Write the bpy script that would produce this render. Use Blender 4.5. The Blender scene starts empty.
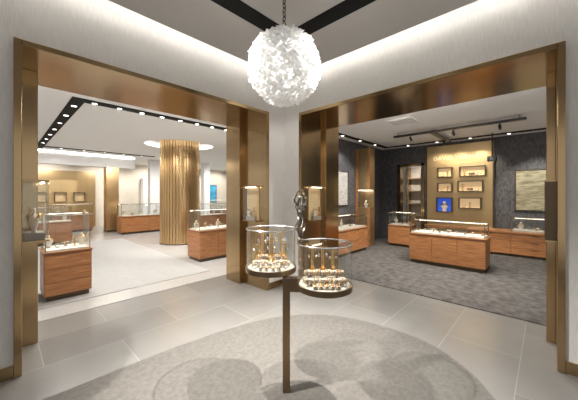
import bpy, bmesh, math, random
from mathutils import Vector, Matrix
random.seed(4)
PI = math.pi
C = bpy.context.scene
COL = C.collection
# ---------------- world axes: x runs along the left wall, y along the right wall, room corner at the origin
CX, CY, CZ = -3.262, -3.175, 1.5
def cw(X, Y):
    return (CX + .687*X + .727*Y, CY - .727*X + .687*Y)

# ---------------- materials
def newmat(name):
    m = bpy.data.materials.new(name); m.use_nodes = True
    return m, m.node_tree.nodes, m.node_tree.links, m.node_tree.nodes['Principled BSDF']
def simple(name, col, rough=.5, metal=0, emit=None, es=0, spec=None):
    m, N, L, B = newmat(name)
    B.inputs['Base Color'].default_value = (*col, 1); B.inputs['Roughness'].default_value = rough
    B.inputs['Metallic'].default_value = metal
    if emit: B.inputs['Emission Color'].default_value = (*emit, 1); B.inputs['Emission Strength'].default_value = es
    if spec is not None: B.inputs['Specular IOR Level'].default_value = spec
    return m
def noisy(name, c1, c2, scale=(5, 5, 5), nscale=5, detail=6, rough=.5, metal=0, bump=0, lo=.35, hi=.65, bdist=.01):
    m, N, L, B = newmat(name)
    tc = N.new('ShaderNodeTexCoord'); mp = N.new('ShaderNodeMapping'); mp.inputs['Scale'].default_value = scale
    no = N.new('ShaderNodeTexNoise'); no.inputs['Scale'].default_value = nscale; no.inputs['Detail'].default_value = detail
    cr = N.new('ShaderNodeValToRGB'); cr.color_ramp.elements[0].position = lo; cr.color_ramp.elements[1].position = hi
    cr.color_ramp.elements[0].color = (*c1, 1); cr.color_ramp.elements[1].color = (*c2, 1)
    L.new(tc.outputs['Object'], mp.inputs['Vector']); L.new(mp.outputs[0], no.inputs['Vector']); L.new(no.outputs['Fac'], cr.inputs[0])
    L.new(cr.outputs[0], B.inputs['Base Color']); B.inputs['Roughness'].default_value = rough; B.inputs['Metallic'].default_value = metal
    if bump:
        b = N.new('ShaderNodeBump'); b.inputs['Strength'].default_value = bump; b.inputs['Distance'].default_value = bdist
        L.new(no.outputs['Fac'], b.inputs['Height']); L.new(b.outputs[0], B.inputs['Normal'])
    return m
M = {}
M['wall'] = noisy('wall_cloth', (.57, .55, .52), (.64, .62, .59), (40, 40, 3.0), 3, rough=.75, bump=.08)
M['plaster'] = simple('ceiling_paint', (.84, .835, .825), .8)
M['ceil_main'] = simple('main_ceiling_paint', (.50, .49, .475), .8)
M['white'] = simple('white_paint', (.82, .81, .80), .6)
M['beige'] = noisy('beige_wall', (.60, .54, .45), (.66, .60, .51), (8, 8, 1), 3, rough=.7)
M['charcoal'] = noisy('charcoal_wall', (.038, .037, .040), (.095, .093, .097), (6, 6, 2.5), 4, 10, rough=.6, bump=.35, lo=.35, hi=.65)
M['bronze'] = noisy('satin_bronze', (.40, .275, .145), (.48, .34, .185), (1.6, 1.6, .08), 1.5, 2, rough=.18, metal=1, lo=.3, hi=.7)
M['bronze_dark'] = simple('dark_bronze', (.12, .085, .055), .3, .9)
M['post'] = simple('post_bronze', (.25, .178, .108), .28, 1)
M['gold'] = simple('jewellery_gold', (.80, .52, .20), .22, 1)
M['goldcol'] = simple('ribbed_bronze', (.62, .44, .235), .32, 1)
M['goldpanel'] = noisy('gold_panel', (.44, .32, .165), (.48, .35, .185), (3, 3, .4), 1, 2, rough=.34, metal=.85)
M['silver'] = simple('jewellery_silver', (.7, .7, .7), .2, 1)
M['steel'] = simple('oxidised_silver', (.25, .24, .23), .25, 1)
M['cream'] = simple('cream_leather', (.56, .51, .43), .6)
M['pad'] = simple('taupe_pad', (.27, .235, .19), .7)
M['black'] = simple('black_track', (.008, .008, .008), .7, spec=.2)
M['blackgloss'] = simple('black_metal', (.02, .02, .02), .3)
M['lens'] = simple('lamp_lens', (1, 1, 1), .4, 0, (1, .97, .92), 8)
M['cove'] = simple('cove_or_fill_light', (1, 1, 1), .4, 0, (1, .97, .92), 12)
M['fill_strip'] = simple('fill_strip', (1, 1, 1), .4, 0, (1, .975, .94), 15)  # fill glow for the added strip behind the left lintel
M['fill_strip2'] = simple('fill_strip_right', (1, 1, 1), .4, 0, (1, .975, .94), 26)  # stronger fill glow for the added strip behind the right lintel
M['halo'] = simple('halo_light', (.9, .9, .9), .4, 0, (1, .97, .92), 3)
M['shelfglow'] = simple('shelf_glow', (.8, .8, .8), .4, 0, (1, .97, .92), .8)
M['glowbar'] = simple('case_glow', (1, 1, 1), .4, 0, (1, .90, .73), 4)
M['nicheglow'] = simple('niche_glow', (.55, .36, .18), .5, 0, (1, .72, .4), .22)
M['goldniche'] = simple('gold_niche_glow', (.50, .36, .19), .5, 0, (1, .75, .45), .03)  # lit look of the niche put in as a faint warm glow
M['blue'] = simple('blue_panel', (.02, .08, .5), .5, 0, (.03, .12, .8), .25)
M['tan'] = simple('tan_leather', (.30, .13, .06), .5)
M['statue'] = noisy('polished_dark_bronze', (.03, .026, .022), (.50, .44, .36), (1, 1, 1), 70, rough=.18, metal=1, bump=.8, bdist=.003, lo=.4, hi=.62)
M['art_gold'] = noisy('art_weave', (.19, .175, .10), (.43, .39, .26), (1, 2, 4), 6, 10, rough=.55, bump=.3)
M['art_grey'] = noisy('art_pale', (.30, .29, .275), (.52, .50, .47), (2, 2, 10), 4, 10, rough=.6, bump=.3)
M['art_blue'] = noisy('art_blue', (.02, .16, .35), (.08, .42, .62), (1, 1, 1), 3, rough=.5)
M['carpet_dark'] = noisy('dark_carpet', (.048, .043, .038), (.105, .096, .086), (1, 1, 1), 9, 14, rough=.95, bump=.5, lo=.35, hi=.65)
M['carpet_light'] = noisy('light_carpet', (.265, .257, .245), (.285, .277, .265), (1, 1, 1), 10, 8, rough=.9)
M['rug'] = noisy('rug_pile', (.075, .069, .061), (.105, .097, .086), (1, 1, 1), 30, 14, rough=.95, lo=.3, hi=.7)
M['wood'] = noisy('walnut_veneer', (.21, .080, .029), (.38, .165, .062), (1.2, 1.2, 24), 3, 10, rough=.35, lo=.35, hi=.65)
M['wood2'] = noisy('walnut_drawer', (.24, .094, .034), (.46, .205, .077), (1.2, 1.2, 24), 3, 10, rough=.33, lo=.35, hi=.65)

def tiles(name, c1, c2, mo, rough):
    m, N, L, B = newmat(name)
    tc = N.new('ShaderNodeTexCoord'); br = N.new('ShaderNodeTexBrick')
    br.inputs['Scale'].default_value = 1; br.inputs['Brick Width'].default_value = 1.2; br.inputs['Row Height'].default_value = .6
    br.inputs['Mortar Size'].default_value = .003; br.inputs['Color1'].default_value = (*c1, 1); br.inputs['Color2'].default_value = (*c2, 1)
    br.inputs['Mortar'].default_value = (*mo, 1)
    no = N.new('ShaderNodeTexNoise'); no.inputs['Scale'].default_value = 3; no.inputs['Detail'].default_value = 8
    mx = N.new('ShaderNodeMix'); mx.data_type = 'RGBA'; mx.blend_type = 'MULTIPLY'; mx.inputs[0].default_value = .15
    L.new(tc.outputs['Object'], br.inputs['Vector']); L.new(tc.outputs['Object'], no.inputs['Vector'])
    L.new(br.outputs['Color'], mx.inputs[6]); L.new(no.outputs['Fac'], mx.inputs[7]); L.new(mx.outputs[2], B.inputs['Base Color'])
    B.inputs['Roughness'].default_value = rough
    return m
M['tile'] = tiles('floor_tiles', (.155, .148, .138), (.180, .173, .162), (.25, .24, .226), .25)
M['tile_light'] = tiles('pale_floor_tiles', (.34, .33, .315), (.37, .36, .345), (.28, .27, .26), .22)
m = bpy.data.materials.new('clear_glass'); m.use_nodes = True; N = m.node_tree.nodes; L = m.node_tree.links
N.remove(N['Principled BSDF'])
tr = N.new('ShaderNodeBsdfTransparent'); tr.inputs[0].default_value = (.96, .975, .97, 1)
gl = N.new('ShaderNodeBsdfGlossy'); gl.inputs['Roughness'].default_value = .03
lw = N.new('ShaderNodeLayerWeight'); lw.inputs[0].default_value = .5
pw = N.new('ShaderNodeMath'); pw.operation = 'POWER'; pw.inputs[1].default_value = 2.8
ml = N.new('ShaderNodeMath'); ml.operation = 'MULTIPLY_ADD'; ml.inputs[1].default_value = .7; ml.inputs[2].default_value = .06
L.new(lw.outputs['Facing'], pw.inputs[0]); L.new(pw.outputs[0], ml.inputs[0])
ms = N.new('ShaderNodeMixShader'); L.new(ml.outputs[0], ms.inputs[0]); L.new(tr.outputs[0], ms.inputs[1]); L.new(gl.outputs[0], ms.inputs[2])
L.new(ms.outputs[0], N['Material Output'].inputs[0]); M['glass'] = m
m, N, L, B = newmat('translucent_petal'); B.inputs['Base Color'].default_value = (.80, .80, .795, 1); B.inputs['Roughness'].default_value = .1
B.inputs['Coat Weight'].default_value = .7
tl_ = N.new('ShaderNodeBsdfTranslucent'); tl_.inputs[0].default_value = (.88, .87, .85, 1)
ms = N.new('ShaderNodeMixShader'); ms.inputs[0].default_value = .40
L.new(B.outputs[0], ms.inputs[1]); L.new(tl_.outputs[0], ms.inputs[2]); L.new(ms.outputs[0], N['Material Output'].inputs[0])
M['petal'] = m
M['bulb'] = simple('lamp_core', (.55, .55, .55), .5, 0, (1, .97, .92), .55)

# ---------------- mesh helpers
def box(bm, x0, x1, y0, y1, z0, z1):
    v = [bm.verts.new(p) for p in ((x0,y0,z0),(x1,y0,z0),(x1,y1,z0),(x0,y1,z0),(x0,y0,z1),(x1,y0,z1),(x1,y1,z1),(x0,y1,z1))]
    for f in ((3,2,1,0),(4,5,6,7),(0,1,5,4),(1,2,6,5),(2,3,7,6),(3,0,4,7)): bm.faces.new([v[i] for i in f])
def lathe(bm, prof, seg=32, cx=0, cy=0, sy=1, smooth=True):
    rings = []
    for r, z in prof:
        if r < 1e-6: rings.append([bm.verts.new((cx, cy, z))])
        else: rings.append([bm.verts.new((cx + r*math.cos(2*PI*k/seg), cy + sy*r*math.sin(2*PI*k/seg), z)) for k in range(seg)])
    for a, b in zip(rings, rings[1:]):
        for k in range(seg):
            k2 = (k+1) % seg
            if len(a) == 1 and len(b) == 1: continue
            if len(a) == 1: f = bm.faces.new((a[0], b[k2], b[k]))
            elif len(b) == 1: f = bm.faces.new((a[k], a[k2], b[0]))
            else: f = bm.faces.new((a[k], a[k2], b[k2], b[k]))
            f.smooth = smooth
def tube(bm, pts, r, seg=8, closed=False):
    pts = [Vector(p) for p in pts]; n = len(pts); rings = []
    for i, p in enumerate(pts):
        if closed: d = pts[(i+1) % n] - pts[i-1]
        else: d = pts[min(i+1, n-1)] - pts[max(i-1, 0)]
        d.normalize(); up = Vector((0, 0, 1)) if abs(d.z) < .9 else Vector((1, 0, 0))
        a = d.cross(up).normalized(); b = d.cross(a)
        rings.append([bm.verts.new(p + r*(a*math.cos(2*PI*k/seg) + b*math.sin(2*PI*k/seg))) for k in range(seg)])
    rng = range(n) if closed else range(n-1)
    for i in rng:
        A, Bq = rings[i], rings[(i+1) % n]
        for k in range(seg):
            f = bm.faces.new((A[k], A[(k+1) % seg], Bq[(k+1) % seg], Bq[k])); f.smooth = True
    if not closed:
        bm.faces.new(rings[0]); bm.faces.new(rings[-1][::-1])
def ring_pts(cx, cy, cz, r, n=20, tilt=0, sy=1):
    out = []
    for k in range(n):
        a = 2*PI*k/n; y = sy*r*math.sin(a)
        out.append((cx + r*math.cos(a), cy + y*math.cos(tilt), cz + y*math.sin(tilt)))
    return out
def obj(name, bm, mat, parent=None, loc=(0, 0, 0), bevel=0):
    bmesh.ops.recalc_face_normals(bm, faces=bm.faces)
    me = bpy.data.meshes.new(name); bm.to_mesh(me); bm.free()
    me.materials.append(mat if not isinstance(mat, str) else M[mat])
    o = bpy.data.objects.new(name, me); COL.objects.link(o); o.location = loc
    if parent: o.parent = parent
    if bevel:
        b = o.modifiers.new('bevel', 'BEVEL'); b.width = bevel; b.segments = 2; b.limit_method = 'ANGLE'
    return o
def bx(name, mat, dims, parent=None, bevel=0):
    bm = bmesh.new(); box(bm, *dims); return obj(name, bm, mat, parent, bevel=bevel)
def boxes(name, mat, lst, parent=None, bevel=0):
    bm = bmesh.new()
    for d in lst: box(bm, *d)
    return obj(name, bm, mat, parent, bevel=bevel)
def panes(name, lst, parent):
    bm = bmesh.new()
    for x0, x1, y0, y1, z0, z1 in lst:
        s = (x1-x0, y1-y0, z1-z0); k = s.index(min(s))
        if k == 0: x = (x0+x1)/2; q = ((x,y0,z0),(x,y1,z0),(x,y1,z1),(x,y0,z1))
        elif k == 1: y = (y0+y1)/2; q = ((x0,y,z0),(x1,y,z0),(x1,y,z1),(x0,y,z1))
        else: z = (z0+z1)/2; q = ((x0,y0,z),(x1,y0,z),(x1,y1,z),(x0,y1,z))
        bm.faces.new([bm.verts.new(p) for p in q])
    return obj(name, bm, 'glass', parent)
def struct(o): o['kind'] = 'structure'; return o
def tag(o, label, cat, group=None):
    o['label'] = label; o['category'] = cat
    if group: o['group'] = group
    return o
def thing(name, label, cat, loc=(0, 0, 0), rz=0, group=None):
    o = bpy.data.objects.new(name, None); COL.objects.link(o); o.empty_display_size = .05
    o.location = loc; o.rotation_euler = (0, 0, rz)
    return tag(o, label, cat, group)
def dup(root, loc, rz=0, label=None, group=None, scale=None):
    r = root.copy(); COL.objects.link(r); r.location = loc; r.rotation_euler = (0, 0, rz)
    if label: r['label'] = label
    if group: r['group'] = group
    if scale: r.scale = (scale,)*3
    for ch in list(root.children):
        c = ch.copy(); COL.objects.link(c); c.parent = r
        for g in list(ch.children):
            d = g.copy(); COL.objects.link(d); d.parent = c
    return r
def spot(loc, target, energy, size=70, blend=.6, radius=.03, col=(1, .965, .915)):
    l = bpy.data.lights.new('spot_lamp', 'SPOT'); l.energy = energy; l.spot_size = math.radians(size); l.spot_blend = blend
    l.shadow_soft_size = radius; l.color = col
    o = bpy.data.objects.new('spot_lamp', l); COL.objects.link(o); o.location = loc
    o.rotation_euler = (Vector(target) - Vector(loc)).to_track_quat('-Z', 'Y').to_euler()
    return o

# ---------------- setting
LA0, LA1 = -3.188, -.381      # left opening along x
RB0, RB1 = -3.289, -.332      # right opening along y
HT = 2.78
ZL = .006                     # pale tile level of the left room
colx, coly = .588, 5.13       # ribbed column
struct(bx('floor', 'tile', (-7, 9.5, -7, 16, -.1, 0)))
struct(bx('floor', 'tile_light', (-7, 7.6, 1.15, 12, 0, ZL)))
struct(bx('floor', 'carpet_dark', (1.0, 5.7, -6, .9, 0, .012)))
struct(bx('floor', 'carpet_light', (-5, -.45, 1.6, 7.2, ZL, .012)))
struct(boxes('wall_left', 'wall', [(-7, LA0, 0, 1, 0, 3.5), (LA0, LA1, 0, 1, HT, 3.5)]))
struct(boxes('wall_right', 'wall', [(0, 1, -7, RB0, 0, 3.5), (0, 1, RB0, RB1, HT, 3.5)]))
struct(boxes('wall_corner', 'wall', [(LA1, 0, 0, 1, 0, 3.5), (0, 1, RB1, 1, 0, 3.5)]))
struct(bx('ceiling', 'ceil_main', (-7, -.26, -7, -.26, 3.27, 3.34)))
struct(bx('ceiling', 'white', (-7, 0, -7, 0, 3.5, 3.56)))
q = 1.2; RC = 1.0
bm = bmesh.new()
for d in ((-7, colx-q, 1.0, 16, 3.0, 3.1), (colx+q, 9.5, 1.0, 16, 3.0, 3.1), (colx-q, colx+q, 1.0, coly-q, 3.0, 3.1), (colx-q, colx+q, coly+q, 16, 3.0, 3.1)): box(bm, *d)
ns = 64; ci = []; so = []; cu_ = []
for k in range(ns):
    a = 2*PI*k/ns; c_, s_ = math.cos(a), math.sin(a); f = q/max(abs(c_), abs(s_))
    ci.append(bm.verts.new((colx+RC*c_, coly+RC*s_, 3.0))); so.append(bm.verts.new((colx+f*c_, coly+f*s_, 3.0))); cu_.append(bm.verts.new((colx+RC*c_, coly+RC*s_, 3.03)))
for k in range(ns):
    k2 = (k+1) % ns
    bm.faces.new((ci[k], ci[k2], so[k2], so[k])); bm.faces.new((ci[k], cu_[k], cu_[k2], ci[k2]))
lathe(bm, [(RC, 3.03), (RC+.12, 3.03), (RC+.12, 3.2), (0, 3.2)], 64, colx, coly)
struct(obj('ceiling', bm, 'plaster'))
struct(bx('ceiling', 'plaster', (1.0, 9.5, -7, 1.0, 3.0, 3.1)))
struct(bx('baseboard_left', 'bronze', (-7, LA0-.002, -.015, 0, 0, .1)))
struct(bx('baseboard_right', 'bronze', (-.015, 0, -7, RB0-.002, 0, .1)))
struct(boxes('baseboard_corner', 'bronze', [(LA1+.002, -.015, -.015, 0, 0, .1), (-.015, 0, RB1+.002, 0, 0, .1)]))
struct(bx('wall_divider', 'charcoal', (1.0, 5.7, .9, 1.15, 0, 3.0)))
OB0, OB1 = -.44, .38
struct(boxes('wall_far_right', 'charcoal', [(5.7, 5.9, OB1, 1.15, 0, 3.0), (5.7, 5.9, -6, OB0, 0, 3.0), (5.7, 5.9, OB0, OB1, 2.45, 3.0)]))
struct(boxes('trim_3', 'bronze', [(5.66, 5.92, OB0, OB0+.09, 0, 2.45), (5.66, 5.92, OB1-.09, OB1, 0, 2.45), (5.66, 5.92, OB0, OB1, 2.38, 2.45)]))
struct(bx('wall_corridor', 'white', (8.6, 8.7, -3, 3, 0, 3.0)))
struct(bx('wall_back', 'beige', (-7, 9.5, 12.0, 12.2, 0, 3.0)))
struct(bx('wall_side', 'white', (7.6, 7.8, 1.15, 12, 0, 3.0)))
struct(boxes('wall_header', 'white', [(-7, .6, 9.3, 9.6, 2.55, 3.0), (1.2, 3.2, 9.3, 9.6, 0, 3.0)]))

PL = .05
struct(boxes('trim_1', 'bronze', [
    (LA0, LA0+PL, -.03, 1.02, 0, HT), (LA1-PL, LA1, -.03, 1.02, 0, HT), (LA0+PL, LA1-PL, -.03, 1.02, HT-.05, HT),
    (LA0+PL, -3.0, .55, .98, 0, HT-.05), (-.52, LA1-PL, .55, .94, 0, HT-.05)], bevel=.004))
struct(boxes('trim_2', 'bronze', [
    (-.03, 1.02, RB1-PL, RB1, 0, HT), (-.03, 1.02, RB0, RB0+PL, 0, HT), (-.03, 1.02, RB0+PL, RB1-PL, HT-.05, HT),
    (.55, .94, -.44, RB1-PL, 0, HT-.05), (.55, .98, RB0+PL, -3.17, 0, HT-.05)], bevel=.004))

def strip(name, label, dims, mat='cove'):
    t = thing(name, label, 'light', ((dims[0]+dims[1])/2, (dims[2]+dims[3])/2, dims[4]))
    x0, y0, z0 = t.location
    d = (dims[0]-x0, dims[1]-x0, dims[2]-y0, dims[3]-y0, dims[4]-z0, dims[5]-z0)
    bx('diffuser', mat, (d[0], d[1], d[2], d[3], d[4]+.008, d[5]), t)
    bx('channel', 'white', (d[0]-.004, d[1]+.004, d[2]-.004, d[3]+.004, d[4], d[4]+.008), t)
    return t
strip('cove_or_fill_light', 'warm linear cove light above the left portal wall', (-6.5, -.32, -.34, -.30, 3.34, 3.37))
strip('cove_or_fill_light', 'warm linear cove light above the right portal wall', (-.34, -.30, -6.5, -.36, 3.34, 3.37))
strip('cove_or_fill_light', 'added hidden fill strip on the back of the left portal lintel', (LA0, LA1, 1.02, 1.06, 2.74, 2.77), 'fill_strip')  # unseen strip added to brighten the left room ceiling
strip('cove_or_fill_light', 'added hidden fill strip on the back of the right portal lintel', (1.02, 1.06, RB0, RB1, 2.74, 2.77), 'fill_strip2')  # unseen strip added to brighten the right room ceiling

def track(label, dims, group=None):
    t = bx('light_track', 'black', dims); tag(t, label, 'ceiling track', group); return t
track('black ceiling slot left of the round chandelier', (-6.5, -1.10, -1.14, -.96, 3.255, 3.27))
track('black ceiling slot right of the round chandelier', (-1.10, -.92, -6.5, -.96, 3.255, 3.27))
track('long black track slot with many lights across left room ceiling', (-2.5, 4.0, 2.12, 2.30, 2.985, 3.0))
track('black track slot running away along far left of left room ceiling', (-2.5, -2.32, 2.30, 8.9, 2.985, 3.0))
track('distant black track slot across the back of left room ceiling', (-2.32, 1.0, 8.2, 8.36, 2.985, 3.0))
track('black slot along dark left wall of the watch room ceiling', (1.2, 5.2, .52, .66, 2.985, 3.0))
track('black slot along back wall above the bronze niche panel', (5.2, 5.36, -5, .66, 2.985, 3.0))

dl0 = thing('downlight', 'small round white downlight set in black ceiling slot', 'downlight', (0, 0, 0), 0, 'downlights in the left room slot')
bm = bmesh.new(); lathe(bm, [(.036, -.001), (.044, -.001), (.044, -.014), (.036, -.014), (.036, -.001)], 20); obj('ring', bm, 'white', dl0)
bm = bmesh.new(); lathe(bm, [(0, -.001), (.036, -.001), (.036, -.008), (0, -.008)], 20); obj('lens', bm, 'lens', dl0)
first = [True]
def downlight(x, y, z, label, group):
    if first[0]:
        first[0] = False; dl0.location = (x, y, z); dl0['label'] = label; dl0['group'] = group; return dl0
    return dup(dl0, (x, y, z), 0, label, group)
for i in range(12):
    x = -2.2 + i*.36
    downlight(x, 2.21, 2.985, 'round white downlight in the long left room ceiling slot', 'downlights in the long left room slot')
    if i % 2 == 0: spot((x, 2.21, 2.95), (x, 2.3, 0), 72, 125)
for i in range(7):
    y = 2.6 + i*.8
    downlight(-2.41, y, 2.985, 'round white downlight in the slot running away at far left', 'downlights in the receding left room slot')
    if i % 2 == 0: spot((-2.41, y, 2.95), (-2.2, y, 0), 72, 125)
for i in range(5):
    downlight(-1.9+i*.6, 8.28, 2.985, 'tiny downlight in the distant ceiling slot', 'downlights in the distant slot')
for i in range(5):
    y = -.1 - i*.8
    downlight(5.28, y, 2.985, 'round downlight in the slot along dark back wall', 'downlights above the dark back wall')
for i in range(4):
    downlight(1.8 + i*.9, .59, 2.985, 'round downlight in the slot beside the dark left wall', 'downlights beside the dark side wall')

def pendant_track(label, dims):
    t = thing('suspended_track', label, 'ceiling track', ((dims[0]+dims[1])/2, (dims[2]+dims[3])/2, dims[4]))
    x0, y0, z0 = t.location
    bx('rail', 'blackgloss', (dims[0]-x0, dims[1]-x0, dims[2]-y0, dims[3]-y0, 0, .04), t)
    for s in (-1, 1):
        px = s*((dims[1]-dims[0])/2-.1) if dims[1]-dims[0] > .3 else 0
        py = s*((dims[3]-dims[2])/2-.1) if dims[3]-dims[2] > .3 else 0
        bm = bmesh.new(); tube(bm, [(px, py, .04), (px, py, 3.0-z0)], .008); obj('hanger_rod', bm, 'blackgloss', t)
pendant_track('black rail hanging crosswise above the central wood counter', (3.45, 3.55, -2.9, -.4, 2.9, 2.94))
pendant_track('black rail hanging lengthwise towards the bronze niche panel', (3.57, 5.1, -1.30, -1.20, 2.9, 2.94))
sp0 = thing('spotlight', 'black cylinder spotlight on the crosswise rail', 'spotlight', (3.5, -.8, 2.9), 0, 'spotlights on the crosswise rail')
bm = bmesh.new(); tube(bm, [(0, 0, 0), (0, 0, -.06)], .01); obj('stem', bm, 'blackgloss', sp0)
bm = bmesh.new(); tube(bm, [(-.03, 0, -.05), (.05, 0, -.11)], .026, 14); obj('can', bm, 'blackgloss', sp0)
bm = bmesh.new(); tube(bm, [(.05, 0, -.11), (.053, 0, -.1123)], .021, 14); obj('lens', bm, 'lens', sp0)
for y in (-1.7, -2.5): dup(sp0, (3.5, y, 2.9))
q_ = dup(sp0, (4.6, -1.25, 2.9), 0, 'black cylinder spotlight on lengthwise rail, by niche panel'); del q_['group']
t = thing('projector', 'black hanging projector on drop rod right of the gold lettering', 'projector', (5.0, -2.2, 2.30))
bm = bmesh.new(); tube(bm, [(0, 0, .1), (0, 0, .7)], .012); obj('drop_rod', bm, 'blackgloss', t)
bx('body', 'blackgloss', (-.1, .1, -.09, .09, 0, .12), t, .01)
bm = bmesh.new(); tube(bm, [(-.1, 0, .06), (-.13, 0, .05)], .03, 14); obj('lens', bm, 'silver', t)
t = thing('ceiling_vent', 'square white ceiling vent with slats over the watch room', 'vent', (2.42, -1.02, 3.0))
boxes('frame', 'white', [(-.25, .25, -.25, -.21, -.02, 0), (-.25, .25, .21, .25, -.02, 0), (-.25, -.21, -.21, .21, -.02, 0), (.21, .25, -.21, .21, -.02, 0)], t)
bx('backing', 'blackgloss', (-.21, .21, -.21, .21, -.003, 0), t)
boxes('slats', 'white', [(-.21, .21, -.2+i*.05, -.165+i*.05, -.018, -.004) for i in range(8)], t)

t = thing('ceiling_halo', 'glowing ring light in round ceiling recess above the ribbed bronze column', 'light', (colx, coly, 3.03))
bm = bmesh.new(); lathe(bm, [(RC+.03, .012), (RC+.09, .012), (RC+.09, .03), (RC+.03, .03), (RC+.03, .012)], 64); obj('diffuser', bm, 'halo', t)
bm = bmesh.new(); lathe(bm, [(RC+.02, 0), (RC+.1, 0), (RC+.1, .012), (RC+.02, .012), (RC+.02, 0)], 64); obj('channel', bm, 'white', t)
t = thing('ribbed_column', 'large round column clad in vertical bronze ribs', 'column', (colx, coly, ZL))
bm = bmesh.new(); n = 40; seg = n*8; lo = []; hi = []
for k in range(seg):
    a = 2*PI*k/seg; r = .576 if (k % 8) in (2, 3, 4, 5, 6) else .546
    lo.append(bm.verts.new((r*math.cos(a), r*math.sin(a), .04))); hi.append(bm.verts.new((r*math.cos(a), r*math.sin(a), 3.19)))
for k in range(seg):
    bm.faces.new((lo[k], lo[(k+1) % seg], hi[(k+1) % seg], hi[k]))
bm.faces.new(hi); bm.faces.new(lo[::-1])
obj('shaft', bm, 'goldcol', t)
bm = bmesh.new(); lathe(bm, [(0, 0), (.585, 0), (.585, .04), (0, .04)], 64); obj('base_ring', bm, 'bronze_dark', t)

def sqcol(label, x, y, w, mat, top=2.55, z=ZL):
    t = thing('square_column', label, 'column', (x, y, z))
    bx('shaft', mat, (-w/2, w/2, -w/2, w/2, .08, top-z), t); bx('base', 'bronze_dark', (-w/2-.01, w/2+.01, -w/2-.01, w/2+.01, 0, .08), t)
sqcol('square gold column standing at the back left of left room', -.22, 9.45, .42, 'goldcol')
sqcol('slim white square column far behind the ribbed column', 3.6, 8.9, .3, 'white', 3.0)
t = thing('dark_doorway', 'dark framed doorway in the white wall left of the ribbed column', 'doorway', (2.75, 9.3, ZL))
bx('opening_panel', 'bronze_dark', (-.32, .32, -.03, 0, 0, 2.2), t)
boxes('door_frame', 'bronze', [(-.38, -.32, -.05, 0, 0, 2.26), (.32, .38, -.05, 0, 0, 2.26), (-.32, .32, -.05, 0, 2.2, 2.26)], t)

# ---------------- jewellery prototypes
def mk_bust():
    t = thing('necklace_bust', 'cream bust with gold necklace', 'jewellery bust')
    bm = bmesh.new(); lathe(bm, [(0, 0), (.04, 0), (.04, .008), (.03, .012), (.045, .05), (.062, .09), (.06, .115), (.045, .135), (.025, .15), (.022, .185), (.016, .195), (0, .197)], 20, sy=.5); obj('bust', bm, 'cream', t)
    for rr, zz in ((.042, .132), (.052, .122), (.060, .110)):
        bm = bmesh.new(); tube(bm, ring_pts(0, -.012, zz, rr, 20, -.9, .9), .0045, 6, True); obj('necklace', bm, 'gold', t)
    return t
def mk_ring():
    t = thing('ring_cone', 'small cream ring cone with gold ring', 'ring holder')
    bm = bmesh.new(); lathe(bm, [(0, 0), (.020, 0), (.019, .006), (.005, .065), (0, .07)], 16); obj('cone', bm, 'pad', t)
    bm = bmesh.new(); tube(bm, ring_pts(0, 0, .035, .0165, 16), .0045, 6, True); obj('ring', bm, 'gold', t)
    return t
def mk_bracelet():
    t = thing('bracelet_bar', 'cream bracelet bar with gold bangles', 'bracelet stand')
    bm = bmesh.new(); lathe(bm, [(0, 0), (.03, 0), (.03, .006), (.008, .010), (.008, .04), (0, .04)], 14); tube(bm, [(-.06, 0, .050), (.06, 0, .050)], .020, 14); obj('stand', bm, 'pad', t)
    for x, mt in ((-.048, 'gold'), (-.032, 'steel'), (-.016, 'silver'), (0, 'gold'), (.016, 'tan'), (.032, 'silver'), (.048, 'gold')):
        bm = bmesh.new(); tube(bm, [(x, .023*math.cos(2*PI*k/16), .049+.025*math.sin(2*PI*k/16)) for k in range(16)], .0045, 6, True); obj('bangle', bm, mt, t)
    return t
def mk_watch():
    t = thing('watch', 'watch on small cushion', 'watch')
    bm = bmesh.new(); box(bm, -.022, .022, -.03, .03, 0, .035); obj('cushion', bm, 'pad', t, bevel=.008)
    bm = bmesh.new(); box(bm, -.011, .011, -.034, .034, .030, .039); obj('strap', bm, 'tan', t)
    bm = bmesh.new(); lathe(bm, [(0, .039), (.019, .039), (.019, .048), (.015, .05), (0, .05)], 18); obj('watch_case', bm, 'gold', t)
    return t
def mk_tower():
    t = thing('pendant_tower', 'gold tower stand', 'pendant stand')
    boxes('tower', 'gold', [(-.022, .022, -.022, .022, 0, .012), (-.009, .009, -.009, .009, .012, .15), (-.032, .032, -.005, .005, .15, .158)], t)
    for s in (-1, 1):
        bm = bmesh.new(); tube(bm, [(s*.024, 0, .15), (s*.024, 0, .115)], .0015, 5); lathe(bm, [(0, .085), (.008, .095), (.008, .108), (0, .115)], 10, cx=s*.024); obj('earring', bm, 'silver', t)
    return t
def mk_cuff():
    t = thing('cuff_bracelet', 'upright twisted metal cuff', 'bracelet')
    bm = bmesh.new(); box(bm, -.02, .02, -.015, .015, 0, .008); obj('rest', bm, 'pad', t)
    bm = bmesh.new(); tube(bm, [(.032*math.cos(a), 0, .037+.029*math.sin(a)) for a in [2*PI*k/20 for k in range(20)]], .006, 8, True); obj('band', bm, 'silver', t)
    bm = bmesh.new(); lathe(bm, [(0, .062), (.009, .066), (.009, .074), (0, .078)], 10); obj('stone_setting', bm, 'gold', t)
    return t
protos = {}
mk = dict(bust=mk_bust, ring=mk_ring, bracelet=mk_bracelet, watch=mk_watch, tower=mk_tower, cuff=mk_cuff)
def item(kind, loc, rz, label, group=None, s=1):
    if kind not in protos:
        o = mk[kind](); protos[kind] = o; o.location = loc; o.rotation_euler.z = rz; o['label'] = label
        if group: o['group'] = group
        o.scale = (s,)*3
        return o
    o = dup(protos[kind], loc, rz, label, group, s)
    if not group and 'group' in o: del o['group']
    return o

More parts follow.
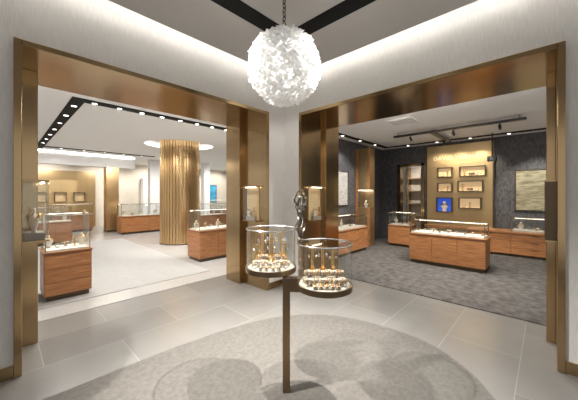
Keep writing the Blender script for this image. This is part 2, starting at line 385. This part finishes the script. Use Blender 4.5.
# ---------------- display counters
def counter(label, loc, rz, w, d, hw, hg, cols, rows, items, where, name='display_counter', glass_w=None):
    t = thing(name, label, 'display counter', loc, rz)
    bx('plinth', 'bronze_dark', (-w/2+.03, w/2-.03, -d/2+.03, d/2-.03, 0, .07), t)
    bx('body', 'wood', (-w/2, w/2, -d/2, d/2, .07, hw-.016), t, .003)
    g = .009; fw = (w-g)/cols; fh = (hw-.05-.07-g)/rows
    for i in range(cols):
        for j in range(rows):
            x0 = -w/2+g+i*fw; z0 = .07+g+j*fh
            dr = bx('drawer', 'wood2', (x0, x0+fw-g, -d/2-.014, -d/2, z0, z0+fh-g), t, .0015)
            bm = bmesh.new(); tube(bm, [(x0+fw/2, -d/2-.014, z0+fh-g-.03), (x0+fw/2, -d/2-.028, z0+fh-g-.03)], .007, 10); obj('knob', bm, 'bronze_dark', dr)
    bx('worktop', 'wood', (-w/2-.012, w/2+.012, -d/2-.02, d/2+.012, hw-.016, hw), t, .002)
    gw = (glass_w or w) - .04; gd = d-.05; th = .005
    bx('display_pad', 'cream', (-gw/2+.01, gw/2-.01, -gd/2+.01, gd/2-.01, hw, hw+.022), t)
    panes('glass_cover', [(-gw/2, gw/2, -gd/2, -gd/2+th, hw, hg), (-gw/2, gw/2, gd/2-th, gd/2, hw, hg), (-gw/2, -gw/2+th, -gd/2+th, gd/2-th, hw, hg),
          (gw/2-th, gw/2, -gd/2+th, gd/2-th, hw, hg), (-gw/2+th, gw/2-th, -gd/2+th, gd/2-th, hg-th, hg)], t)
    e = .005; L_ = []
    for sx in (-1, 1):
        for sy in (-1, 1): L_.append((sx*gw/2-e, sx*gw/2+e, sy*gd/2-e, sy*gd/2+e, hw, hg+e))
    for sy in (-1, 1): L_.append((-gw/2, gw/2, sy*gd/2-e, sy*gd/2+e, hg-e, hg+e))
    for sx in (-1, 1): L_.append((sx*gw/2-e, sx*gw/2+e, -gd/2, gd/2, hg-e, hg+e))
    boxes('glass_frame', 'bronze', L_, t)
    bx('glow_bar', 'glowbar', (-gw/2+.02, gw/2-.02, gd/2-.035, gd/2-.02, hg-.02, hg-.008), t)  # warm strip added under the glass top to make the case glow
    n = len(items); R = Matrix.Rotation(rz, 2)
    for i, (kind, desc) in enumerate(items):
        lx = -gw/2 + gw*(i+.5)/n; ly = -.02 if i % 2 else .06
        p = R @ Vector((lx, ly)); s = min(1, (hg-hw-.05)/.2)
        item(kind, (loc[0]+p.x, loc[1]+p.y, loc[2]+hw+.022), rz, desc + ' ' + where, 'jewellery ' + where, s*.95)
    return t
B_, Rg, Br, Wt, Tw, Cf = ('bust', 'cream necklace bust'), ('ring', 'taupe ring cone'), ('bracelet', 'taupe bar of bangles'), ('watch', 'watch on cushion'), ('tower', 'gold earring stand'), ('cuff', 'upright metal cuff')
counter('tall glass walnut counter nearest in the left room', (-2.585, 2.06, .012), 0, .54, .52, .68, 1.2, 1, 3, [B_, Cf, Br, Tw, B_], 'in the nearest left room counter')
counter('walnut counter with glass case in front of the ribbed column, right side', (.42, 2.6, ZL), 0, 1.4, .55, .68, 1.12, 3, 3, [B_, Tw, Br, B_, Cf, Tw, B_, Cf], 'in the counter right of the ribbed column')
counter('low walnut counter left of the ribbed column, distant', (.5, 8.4, ZL), 0, 1.45, .55, .66, 1.1, 3, 2, [B_, Br, B_, Rg, B_], 'in the distant counter left of column')
counter('walnut counter under the far header at back left', (-1.3, 10.6, ZL), 0, 1.3, .5, .66, 1.1, 2, 2, [B_, Rg, B_], 'in the far back left counter')
counter('small walnut counter beside the left jamb in the distance', (-2.15, 7.6, ZL), 0, .8, .5, .66, 1.1, 2, 2, [B_, Br, B_], 'in the distant counter by left jamb')
counter('far walnut counter below the blue picture', (5.6, 10.9, ZL), 0, 1.4, .5, .66, 1.15, 3, 2, [B_, Rg, B_, B_], 'in the counter below the blue picture')
counter('walnut counter just right of the ribbed column, middle distance', (2.6, 6.7, ZL), 0, 1.3, .5, .66, 1.1, 3, 2, [B_, Rg, B_, B_], 'in the middle distance counter')
ZC = .012
counter('wide central walnut counter on the dark carpet before the niche panel', (3.21, -1.66, ZC), -PI/2, 1.38, .56, .64, .90, 3, 1, [Wt, Cf, Br, Wt, Br, Cf, Wt, Cf, Wt], 'in the central counter case')
counter('walnut counter along dark side wall below pale artwork', (2.75, .60, ZC), 0, 1.5, .55, .62, .92, 3, 2, [B_, Rg, B_, Wt, Cf], 'in the side wall counter')
counter('small walnut counter near the doorway at back left of watch room', (4.75, -.12, ZC), -PI/2, .62, .5, .60, .95, 1, 2, [B_, Cf, Br], 'in the small counter near doorway')
for i, (y0, lab) in enumerate(((-2.12, 'walnut drawer cabinet behind the right end of the central counter'), (-2.98, 'walnut drawer cabinet under the woven artwork, nearer the niche panel'), (-3.84, 'walnut drawer cabinet under the woven artwork, nearer the portal jamb'))):
    t = thing('drawer_cabinet', lab, 'cabinet', (5.35, y0, ZC), -PI/2)
    bx('plinth', 'bronze_dark', (-.41, .41, -.22, .25, 0, .06), t); bx('body', 'wood', (-.43, .43, -.25, .25, .06, .55), t)
    for j in range(3):
        dr = bx('drawer', 'wood2', (-.424, .424, -.266, -.25, .065+j*.16, .065+j*.16+.151), t, .002)
        bx('handle', 'bronze_dark', (-.06, .06, -.278, -.266, .07+j*.16+.12, .07+j*.16+.13), dr)
tag(bx('worktop', 'wood2', (5.05, 5.60, -4.3, -1.66, .563, .613), bevel=.004), 'long thin walnut worktop over the drawer cabinets at back wall', 'worktop')
t = thing('glass_case', 'glass jewellery case on the worktop below woven artwork', 'glass case', (5.33, -3.0, .613), -PI/2)
bx('display_pad', 'cream', (-.42, .42, -.2, .2, 0, .03), t)
panes('glass_cover', [(-.44, .44, -.22, -.215, 0, .3), (-.44, .44, .215, .22, 0, .3), (-.44, -.435, -.215, .215, 0, .3), (.435, .44, -.215, .215, 0, .3), (-.435, .435, -.215, .215, .295, .3)], t)
e = .006
boxes('glass_frame', 'bronze', [(sx*.44-e, sx*.44+e, sy*.22-e, sy*.22+e, 0, .306) for sx in (-1, 1) for sy in (-1, 1)] + [(-.44, .44, sy*.22-e, sy*.22+e, .294, .306) for sy in (-1, 1)], t)
bx('glow_bar', 'glowbar', (-.4, .4, .19, .205, .28, .292), t)  # same added glow strip as in the counters
for k, kd in enumerate(('bust', 'cuff', 'bracelet', 'watch', 'ring')):
    item(kd, (5.33, -3.0+.28-k*.14, .643), -PI/2, 'small jewellery display in the case below woven artwork', 'jewellery below the woven artwork', .95)

# bronze niche panel
P = thing('niche_panel', 'tall bronze wall panel with lit niches and raised lettering', 'wall panel', (5.70, -1.34, ZC))
bx('panel', 'goldpanel', (-.08, 0, -.80, .80, 0, 2.9), P, .004)
for s in (-1, 1): bx('edge_strip', 'bronze_dark', (-.09, 0, min(s*.80, s*.83), max(s*.80, s*.83), 0, 2.9), P)
tag(bx('wall_ledge', 'wood', (5.36, 5.61, -1.655, -.54, .54, .60)), 'narrow walnut ledge along the foot of the bronze niche panel', 'ledge')
cu = bpy.data.curves.new('txt', 'FONT'); cu.body = 'DAVID YURMAN'; cu.size = .155; cu.extrude = .005; cu.align_x = 'CENTER'; cu.space_character = 1.12
to = bpy.data.objects.new('txt', cu); COL.objects.link(to); bpy.context.view_layer.update()
me = bpy.data.meshes.new_from_object(to.evaluated_get(bpy.context.evaluated_depsgraph_get())); bpy.data.objects.remove(to)
lm = simple('letter_glow', (.86, .72, .48), .5, 0, (1, .85, .6), .05)  # letters glow slightly by themselves so the sign looks brighter
bm = bmesh.new(); bm.from_mesh(me)
bmesh.ops.remove_doubles(bm, verts=bm.verts, dist=.0002)
seen = set(); islands = []
for v in bm.verts:
    if v in seen: continue
    st = [v]; seen.add(v); isl = []
    while st:
        a = st.pop(); isl.append(a)
        for e_ in a.link_edges:
            b = e_.other_vert(a)
            if b not in seen: seen.add(b); st.append(b)
    islands.append(isl)
for isl in islands:
    idx = {v: i for i, v in enumerate(isl)}; fs = {f for v in isl for f in v.link_faces}
    lmsh = bpy.data.meshes.new('letter'); lmsh.from_pydata([tuple(v.co) for v in isl], [], [[idx[v] for v in f.verts] for f in fs]); lmsh.materials.append(lm)
    o = bpy.data.objects.new('letter', lmsh); COL.objects.link(o); o.parent = P; o.location = (-.087, 0, 2.48); o.rotation_euler = (PI/2, 0, -PI/2)
bm.free()
NI = [(-1.2, -.86, 2.0, 2.24, 'nicheglow', 'top left'), (-1.98, -1.42, 2.0, 2.24, 'nicheglow', 'top right'), (-1.2, -.86, 1.58, 1.80, 'nicheglow', 'middle left'),
      (-1.92, -1.38, 1.58, 1.84, 'nicheglow', 'middle right'), (-1.2, -.84, 1.0, 1.38, 'blue', 'bottom left'), (-1.88, -1.40, 1.12, 1.38, 'nicheglow', 'bottom right')]
for y0, y1, z0, z1, mt, pos in NI:
    w = y1-y0; h = z1-z0
    t = thing('display_niche', ('blue lit' if mt == 'blue' else 'warm lit') + ' display niche at %s of the bronze panel' % pos, 'display niche', (5.62, (y0+y1)/2, z0))
    bx('back_panel', mt, (-.008, 0, -w/2, w/2, 0, h), t)
    f = .022
    boxes('frame', 'bronze_dark', [(-.12, 0, -w/2-f, -w/2, -f, h+f), (-.12, 0, w/2, w/2+f, -f, h+f), (-.12, 0, -w/2, w/2, -f, 0), (-.12, 0, -w/2, w/2, h, h+f)], t)
    if mt == 'blue':
        item('bust', (5.56, (y0+y1)/2, z0), -PI/2, 'tall cream bust inside the blue niche', None, 1.5)
    elif w < .5:
        for k, kd in enumerate(('cuff', 'tower')): item(kd, (5.56, y1-.1-k*.14, z0), -PI/2, 'small display piece in the %s niche' % pos, 'pieces in the %s niche' % pos, 1.0)
    else:
        for k, kd in enumerate(('tower', 'bracelet', 'cuff')): item(kd, (5.56, y1-.1-k*.16, z0), -PI/2, 'small display piece in the %s niche' % pos, 'pieces in the %s niche' % pos, 1.2)

def art(label, loc, rz, w, h, mat, frame='bronze_dark'):
    t = thing('artwork', label, 'artwork', loc, rz)
    bx('canvas', mat, (-w/2, w/2, -.03, -.01, 0, h), t)
    boxes('frame', frame, [(-w/2-.015, -w/2, -.04, 0, -.015, h+.015), (w/2, w/2+.015, -.04, 0, -.015, h+.015), (-w/2, w/2, -.04, 0, -.015, 0), (-w/2, w/2, -.04, 0, h, h+.015)], t)
art('woven gold green artwork on the dark back wall', (5.70, -3.18, 1.10), -PI/2, 1.14, .98, 'art_gold')
art('tall pale grey artwork on the dark side wall', (3.0, .90, 1.2), 0, .8, .9, 'art_grey')
art('small bright blue picture on the far beige wall', (5.7, 12.0, 1.0), 0, .8, 1.05, 'art_blue')

t = thing('showcase_column', 'tall bronze showcase column standing at the dark side wall', 'showcase', (4.05, .68, ZC))
boxes('column', 'goldpanel', [(-.15, .15, -.22, .22, 0, 1.1), (-.15, .15, -.22, .22, 1.6, 2.8), (.11, .15, -.22, .22, 1.1, 1.6)], t, .004)
boxes('edge_band', 'wood2', [(-.156, -.15, .14, .22, 0, 2.8), (-.156, -.15, -.22, -.14, 0, 1.1), (-.156, -.15, -.22, -.14, 1.6, 2.8)], t)
panes('glass', [(-.15, -.145, -.22, .22, 1.1, 1.6), (-.145, .11, -.22, -.215, 1.1, 1.6)], t)
bx('glow_bar', 'glowbar', (-.12, .08, -.18, .18, 1.585, 1.6), t)
item('bust', (4.03, .64, 1.112), -PI/2, 'cream bust inside the bronze showcase column', None, 1.1)

def showcase(label, x, y, rz, p, w=.36, dark=False, big=False):
    t = thing('jamb_showcase', label, 'showcase', (x, y, 1.06), rz)
    bx('base', 'bronze', (-w/2, w/2, -p, 0, 0, .018), t, .002); bx('cap', 'bronze', (-w/2, w/2, -p, 0, .552, .57), t, .002)
    bx('back', 'bronze_dark' if dark else 'goldniche', (-w/2+.01, w/2-.01, -.012, 0, .018, .552), t)
    if dark:
        for s in (-1, 1): bx('side_frame', 'bronze_dark', (min(s*w/2, s*(w/2-.03)), max(s*w/2, s*(w/2-.03)), -p, -.012, .018, .552), t)
        panes('glass', [(-w/2+.031, w/2-.031, -p, -p+.005, .018, .552)], t)
    else:
        panes('glass', [(-w/2, w/2, -p, -p+.005, .018, .552), (-w/2, -w/2+.005, -p+.005, -.012, .018, .552), (w/2-.005, w/2, -p+.005, -.012, .018, .552)], t)
        bx('glow_bar', 'glowbar', (-w/2+.03, w/2-.03, -p+.03, -p+.04, .54, .552), t)
        rh = .08
        bx('riser', 'pad', (-w/2+.06, w/2-.06, -p+.025, -.02, .018, rh), t)
        R = Matrix.Rotation(rz, 2)
        for kd, lx, s in (('bust', -.05, 1.15 if big else .75), ('tower', .07, .9)):
            q = R @ Vector((lx, -p/2)); item(kd, (x+q.x, y+q.y, 1.06+rh), rz, ('cream necklace bust' if kd == 'bust' else 'gold earring stand') + ' inside the ' + label, None, s)
showcase('lit glass showcase on far left bronze jamb', LA0+PL, .36, PI/2, .19, big=True)
showcase('lit glass showcase on jamb left of the corner pillar', LA1-PL, .30, -PI/2, .09, .32)
showcase('lit glass showcase on jamb right of the corner pillar', .30, RB1-PL, 0, .09, .32)
showcase('dark unlit bronze showcase box on far right jamb', .36, RB0+PL, PI, .08, dark=True)

t = thing('gold_wall_display', 'gold wall display with lit shelves at the back left', 'wall display', (-1.45, 12.0, ZL))
bx('panel', 'goldpanel', (-1.3, 1.2, -.08, 0, 0, 2.5), t)
for k in range(3):
    x0 = -.9 + k*.65; z0 = 1.15
    n_ = boxes('niche_frame', 'bronze_dark', [(x0, x0+.4, -.2, -.08, z0, z0+.02), (x0, x0+.4, -.2, -.08, z0+.4, z0+.42), (x0, x0+.02, -.2, -.08, z0+.02, z0+.4), (x0+.38, x0+.4, -.2, -.08, z0+.02, z0+.4)], t)
    bx('niche_back', 'goldniche', (x0+.02, x0+.38, -.09, -.082, z0+.02, z0+.4), n_)
t = thing('white_cabinet', 'tall white display cabinet at back wall under header', 'cabinet', (2.3, 11.8, ZL))
bx('body', 'white', (-.6, .6, -.18, .19, 0, 2.3), t)
for k in range(3): bx('shelf_light', 'shelfglow', (-.5, .5, -.2, -.18, .9+k*.42, .98+k*.42), t)
strip('linear_light', 'bright linear light along the white header at back', (-6.5, .5, 9.20, 9.28, 2.95, 3.0), 'cove')
t = thing('bronze_shelving', 'bronze framed shelving seen through the doorway', 'shelving', (8.6, .05, 0))
bx('back', 'beige', (-.06, 0, -1.0, 1.0, 0, 2.6), t)
boxes('frame', 'bronze', [(-.35, 0-.06, s-.05, s+.05, 0, 2.6) for s in (-.95, -.3, .35, .95)], t)
for k in range(4): bx('shelf', 'goldpanel', (-.33, -.06, -.92, .92, .6+k*.5, .63+k*.5), t)

# ---------------- rug
ctrl = [(-3.6,-.52),(-2.95,-.52),(-2.2,-.54),(-1.5,-.62),(-.95,-.80),(-.53,-1.15),(-.32,-1.65),(-.30,-2.25),(-.53,-2.68),(-.85,-2.95),(-1.2,-3.3),(-1.7,-3.9),(-2.4,-4.3),(-3.4,-4.4),(-4.3,-3.9),(-4.8,-2.9),(-4.7,-1.8),(-4.3,-1.0)]
pts = []; n = len(ctrl)
for i in range(n):
    p0, p1, p2, p3 = [Vector(ctrl[(i+j-1) % n]) for j in range(4)]
    for k in range(6):
        u = k/6
        pts.append(.5*((2*p1)+(-p0+p2)*u+(2*p0-5*p1+4*p2-p3)*u*u+(-p0+3*p1-3*p2+p3)*u**3))
bm = bmesh.new(); lo = [bm.verts.new((p.x, p.y, 0)) for p in pts]; hi = [bm.verts.new((p.x, p.y, .008)) for p in pts]
bm.faces.new(hi); bm.faces.new(lo[::-1])
for i in range(len(pts)): bm.faces.new((lo[i], lo[(i+1) % len(pts)], hi[(i+1) % len(pts)], hi[i]))
tag(obj('rug', bm, 'rug'), 'mottled grey rug with rounded outline under the round glass cases', 'rug')

# ---------------- round twin display on a pole
px_, py_ = cw(-.02, 2.07)
c1 = Vector(cw(-.147, 2.23)); c2 = Vector(cw(.262, 2.02)); pp = Vector((px_, py_)); ZB = .008
T = thing('round_display_stand', 'bronze pole stand carrying two round glass display drums', 'display stand', (px_, py_, ZB), math.radians(-46.6))
Ri = Matrix.Rotation(math.radians(46.6), 2)
def loc2(v): q = Ri @ (v-pp); return q.x, q.y
bx('pole', 'post', (-.028, .028, -.028, .028, 0, .862), T, .003)
d1 = loc2(c1); d2 = loc2(c2)
bm = bmesh.new(); box(bm, .028, d2[0], -.028, .028, .758, .790)
box(bm, .028, .085, -.028, .028, .790, .862); obj('arm', bm, 'post', T)
RR = .2
def drum(d, zt, hgt):
    bm = bmesh.new(); lathe(bm, [(0, 0), (RR-.01, 0), (RR+.004, .006), (RR+.004, .044), (RR-.008, .044), (RR-.008, .030), (0, .030)], 56, smooth=False); tr_ = obj('tray', bm, 'post', T, (d[0], d[1], zt))
    bm = bmesh.new(); lathe(bm, [(0, .030), (RR-.012, .030), (RR-.012, .041), (0, .041)], 48); obj('pad', bm, 'pad', tr_)
    bm = bmesh.new(); box(bm, -.155, .155, .0, .06, .041, .071); obj('riser', bm, 'pad', tr_)
    bm = bmesh.new(); box(bm, -.12, .12, .065, .135, .041, .106); obj('riser', bm, 'pad', tr_)
    bm = bmesh.new(); lathe(bm, [(RR-.003, .044), (RR-.003, hgt)], 56); g_ = obj('glass_drum', bm, 'glass', T, (d[0], d[1], zt))
    bm = bmesh.new(); lathe(bm, [(0, hgt+.004), (RR, hgt+.004)], 56); obj('glass_lid', bm, 'glass', g_)
    bm = bmesh.new(); lathe(bm, [(RR-.003, hgt-.002), (RR+.003, hgt-.002), (RR+.003, hgt+.007), (RR-.003, hgt+.007), (RR-.003, hgt-.002)], 56); obj('lid_rim', bm, 'silver', g_)
drum(d1, .863, .345); drum(d2, .791, .335)
z1 = ZB+.863+.041; z2 = ZB+.791+.041
ang = math.radians(-46.6)
def put(c, z, lst, where):
    for kd, dx, dy, s in lst:
        nm = dict(bust='cream necklace bust', ring='taupe ring cone', bracelet='taupe bar of bangles', watch='watch on cushion', tower='gold earring stand', cuff='upright metal cuff')[kd]
        dz = .065 if dy > .064 else (.030 if dy >= 0 else 0)
        q = Matrix.Rotation(ang, 2) @ Vector((dx, dy)); item(kd, (c.x+q.x, c.y+q.y, z+dz), ang, nm + ' inside ' + where, nm + 's inside ' + where, s)
put(c1, z1, [('ring', x, -.145, .8) for x in (-.07, -.025, .025, .07)] + [('cuff', x, -.09, .7) for x in (-.12, -.06, 0, .06, .12)] + [('bracelet', -.085, -.035, .8), ('bracelet', .085, -.035, .8), ('ring', 0, -.035, .9)] +
    [('tower', -.12, .03, .9), ('cuff', -.06, .03, .8), ('tower', 0, .03, 1.1), ('cuff', .06, .03, .8), ('tower', .12, .03, .9), ('tower', -.08, .10, 1.2), ('tower', .0, .10, 1.4), ('tower', .08, .10, 1.3)], 'the left, higher round drum')
put(c2, z2, [('watch', x, -.13, .7) for x in (-.08, -.04, 0, .04, .08)] + [('bracelet', x, -.07, .8) for x in (-.105, 0, .105)] + [('ring', x, -.025, .8) for x in (-.13, -.07, 0, .07, .13)] +
    [('bracelet', -.10, .03, .8), ('bracelet', .0, .03, .8), ('bracelet', .10, .03, .8), ('tower', -.08, .10, 1.1), ('tower', .0, .10, 1.2), ('tower', .08, .10, 1.0)], 'the right, lower round drum')

# ---------------- statue on the rim of the right drum
sx_, sy_ = cw(.086, 2.085)
zs = ZB+.791+.335+.0075
T = thing('figure_sculpture', 'small dark bronze twisting figure sculpture standing above the right drum', 'sculpture', (sx_, sy_, zs), ang)
T.scale = (1.0, 1.0, 1.06)
bm = bmesh.new(); lathe(bm, [(0, 0), (.024, 0), (.024, .010), (.02, .018), (0, .018)], 20); obj('plinth', bm, 'statue', T)
J = {'pel': (0, 0, .185, .023), 'waist': (.008, 0, .215, .015), 'chest': (.004, 0, .25, .025), 'neck': (-.002, 0, .278, .009), 'head': (-.008, 0, .302, .018), 'crown': (-.012, 0, .322, .012),
     'hl': (-.010, 0, .165, .016), 'kl': (-.014, -.012, .10, .012), 'al': (-.006, .004, .035, .008), 'fl': (-.010, -.016, .024, .007),
     'hr': (.010, 0, .165, .016), 'kr': (.018, -.004, .10, .012), 'ar': (.006, .004, .035, .008), 'fr': (.008, -.016, .024, .007),
     'sl': (-.022, 0, .262, .012), 'el': (-.048, -.008, .292, .010), 'wl': (-.030, -.004, .336, .008), 'dl': (-.008, -.002, .368, .008),
     'sr': (.028, 0, .262, .012), 'er': (.050, -.008, .284, .010), 'wr': (.030, -.006, .330, .008), 'dr': (.012, -.006, .372, .008)}
E = [('pel','waist'),('waist','chest'),('chest','neck'),('neck','head'),('head','crown'),('pel','hl'),('hl','kl'),('kl','al'),('al','fl'),('pel','hr'),('hr','kr'),('kr','ar'),('ar','fr'),
     ('chest','sl'),('sl','el'),('el','wl'),('wl','dl'),('chest','sr'),('sr','er'),('er','wr'),('wr','dr')]
ks = list(J); me = bpy.data.meshes.new('figure'); me.from_pydata([J[k][:3] for k in ks], [(ks.index(a), ks.index(b)) for a, b in E], [])
fo = bpy.data.objects.new('figure', me); COL.objects.link(fo); fo.parent = T; me.materials.append(M['statue'])
fo.modifiers.new('skin', 'SKIN')
for i, k in enumerate(ks):
    me.skin_vertices[0].data[i].radius = (J[k][3], J[k][3]*.9)
me.skin_vertices[0].data[0].use_root = True
ss = fo.modifiers.new('sub', 'SUBSURF'); ss.levels = 3; ss.render_levels = 3
tx = bpy.data.textures.new('lumps', 'CLOUDS'); tx.noise_scale = .016
dm = fo.modifiers.new('lumps', 'DISPLACE'); dm.texture = tx; dm.strength = .014
bm = bmesh.new()
for s0 in range(4):
    tube(bm, [((.016+.020*math.sin(u*PI*2)**2)*math.cos(s0*1.6+u*6), (.014+.018*math.sin(u*PI*2)**2)*math.sin(s0*1.6+u*6), .03+.29*u) for u in [q/30 for q in range(31)]], .005, 8)
obj('drapery', bm, 'statue', T)

# ---------------- chandelier
cxx, cyy = cw(-.04, 2.3); cz = 2.56; R0 = .315
T = thing('chandelier', 'spherical white chandelier of layered frosted glass petals', 'chandelier', (cxx, cyy, cz))
bm = bmesh.new(); bmesh.ops.create_uvsphere(bm, u_segments=32, v_segments=20, radius=.225)
for f in bm.faces: f.smooth = True
obj('lamp_core', bm, 'bulb', T)
bm = bmesh.new(); lathe(bm, [(0, .29), (.05, .29), (.05, .31), (.02, .33), (.012, .36), (0, .36)], 24); obj('cap', bm, 'silver', T)
bm = bmesh.new(); z = .36; k = 0
while z < .67:
    rot = (k % 2)*PI/2
    tube(bm, [(.015*math.cos(a)*math.cos(rot), .015*math.cos(a)*math.sin(rot), z+.018+.025*math.sin(a)) for a in [2*PI*q/12 for q in range(12)]], .005, 6, True); z += .037; k += 1
obj('chain', bm, 'steel', T)
bm = bmesh.new(); lathe(bm, [(0, .71), (.06, .71), (.06, .69), (.02, .665), (0, .665)], 24); obj('ceiling_rose', bm, 'silver', T)
def petal_geo(bm, mat, big):
    seg = 12; rings = []
    for j, rr in enumerate((.0, .35, .7, 1.0)):
        ring = []
        for k in range(seg):
            a = 2*PI*k/seg; r = big*rr*(1+.15*math.cos(a*4)*rr)
            ring.append(bm.verts.new(mat @ Vector((r*math.cos(a), r*math.sin(a), big*(.85*rr*rr+.14*math.cos(a*4)*rr)))))
            if j == 0: break
        rings.append(ring)
    for k in range(seg): bm.faces.new((rings[0][0], rings[1][k], rings[1][(k+1) % seg]))
    for a, b in zip(rings[1:], rings[2:]):
        for k in range(seg): bm.faces.new((a[k], b[k], b[(k+1) % seg], a[(k+1) % seg]))
NP = 540; ps = []
for i in range(NP):
    zz = 1-2*(i+.5)/NP; r = math.sqrt(1-zz*zz); a = i*2.399963
    ps.append(Vector((r*math.cos(a), r*math.sin(a), zz)))
camdir = Vector((CX-cxx, CY-cyy, CZ-cz)).normalized()
ps.sort(key=lambda v: -v.dot(camdir))
def pm(v):
    tl = Vector((random.uniform(-1, 1), random.uniform(-1, 1), random.uniform(-1, 1)))*.5
    q = (v+tl).normalized().to_track_quat('Z', 'Y')
    return Matrix.Translation(v*(R0-.035+random.uniform(-.014, .010))) @ q.to_matrix().to_4x4()
for v in ps[:100]:
    bm = bmesh.new(); petal_geo(bm, pm(v), .0265); obj('glass_petal', bm, 'petal', T)
bm = bmesh.new()
for v in ps[100:]: petal_geo(bm, pm(v), .0265)
o = obj('glass_petals', bm, 'petal', T); o['kind'] = 'stuff'

# ---------------- lights
W = bpy.data.worlds.new('World'); C.world = W; W.use_nodes = True
W.node_tree.nodes['Background'].inputs[0].default_value = (1, .985, .965, 1); W.node_tree.nodes['Background'].inputs[1].default_value = .42
# slot spots throw the overlapping round shadows of the drums on the rug
spot((-1.01, -2.15, 3.24), (px_-.1, py_+.1, .3), 620, 82, 1, .008)
spot((-3.1, -1.05, 3.24), (px_+.15, py_-.05, .3), 620, 74, 1, .008)
spot((-2.0, -1.05, 3.24), (px_, py_, .3), 330, 74, 1, .008)
spot((-1.01, -1.3, 3.24), (0, -.2, 1.7), 45, 60)
for x in (-2.4, -1.2): spot((x, .5, 2.7), (x, .6, 0), 60, 130)
for y in (-2.6, -1.2): spot((.5, y, 2.7), (.5, y, 0), 35, 130)
for dx, dy in ((-1.1, -1.1), (.2, -1.5), (-1.5, .2)): spot((colx+dx, coly+dy, 2.93), (colx+dx*.3, coly+dy*.3, 1), 90, 90, radius=.15)
for x in (-2, 0, 2, 4, 6): spot((x, 7.0, 2.95), (x, 8.5, 0), 105, 130)
for x in (-2, 0, 2, 4, 6): spot((x, 10.6, 2.95), (x, 11.8, 1), 90, 120)
spot((3, 4, 2.95), (3, 4.5, 0), 90, 130)
for y in (-.9, -1.34, -1.8): spot((4.7, y, 2.95), (5.7, y, 1.6), 52, 78, col=(1, .88, .7))
spot((4.6, -3.0, 2.95), (5.6, -3.05, 1.2), 90, 70, col=(1, .94, .84))
for y in (-1.2, -2.1): spot((3.0, y, 2.88), (3.1, y, .6), 80, 90)
spot((2.3, -2.0, 2.9), (2.9, -1.7, .3), 110, 90)
spot((2.9, 0, 2.95), (2.9, .8, 1.3), 80, 100); spot((4.0, -.3, 2.95), (4.0, .6, 1.2), 40, 80, col=(1, .9, .75))
spot((1.9, -2.4, 2.95), (1.9, -2.4, 0), 110, 150); spot((2.0, -.8, 2.95), (2.0, -.8, 0), 100, 150)
spot((7.3, 0, 2.9), (8, 0, 1), 80, 140)

# ---------------- camera
cd = bpy.data.cameras.new('Camera'); cam = bpy.data.objects.new('Camera', cd); COL.objects.link(cam); C.camera = cam
cam.location = (CX, CY, CZ); cam.rotation_euler = (PI/2, 0, -math.atan2(.727, .687))
cd.sensor_width = 36; cd.lens = 17.0; cd.shift_y = -6/578; cd.clip_start = .05
C.view_settings.view_transform = 'Standard'
C.view_settings.exposure = .74
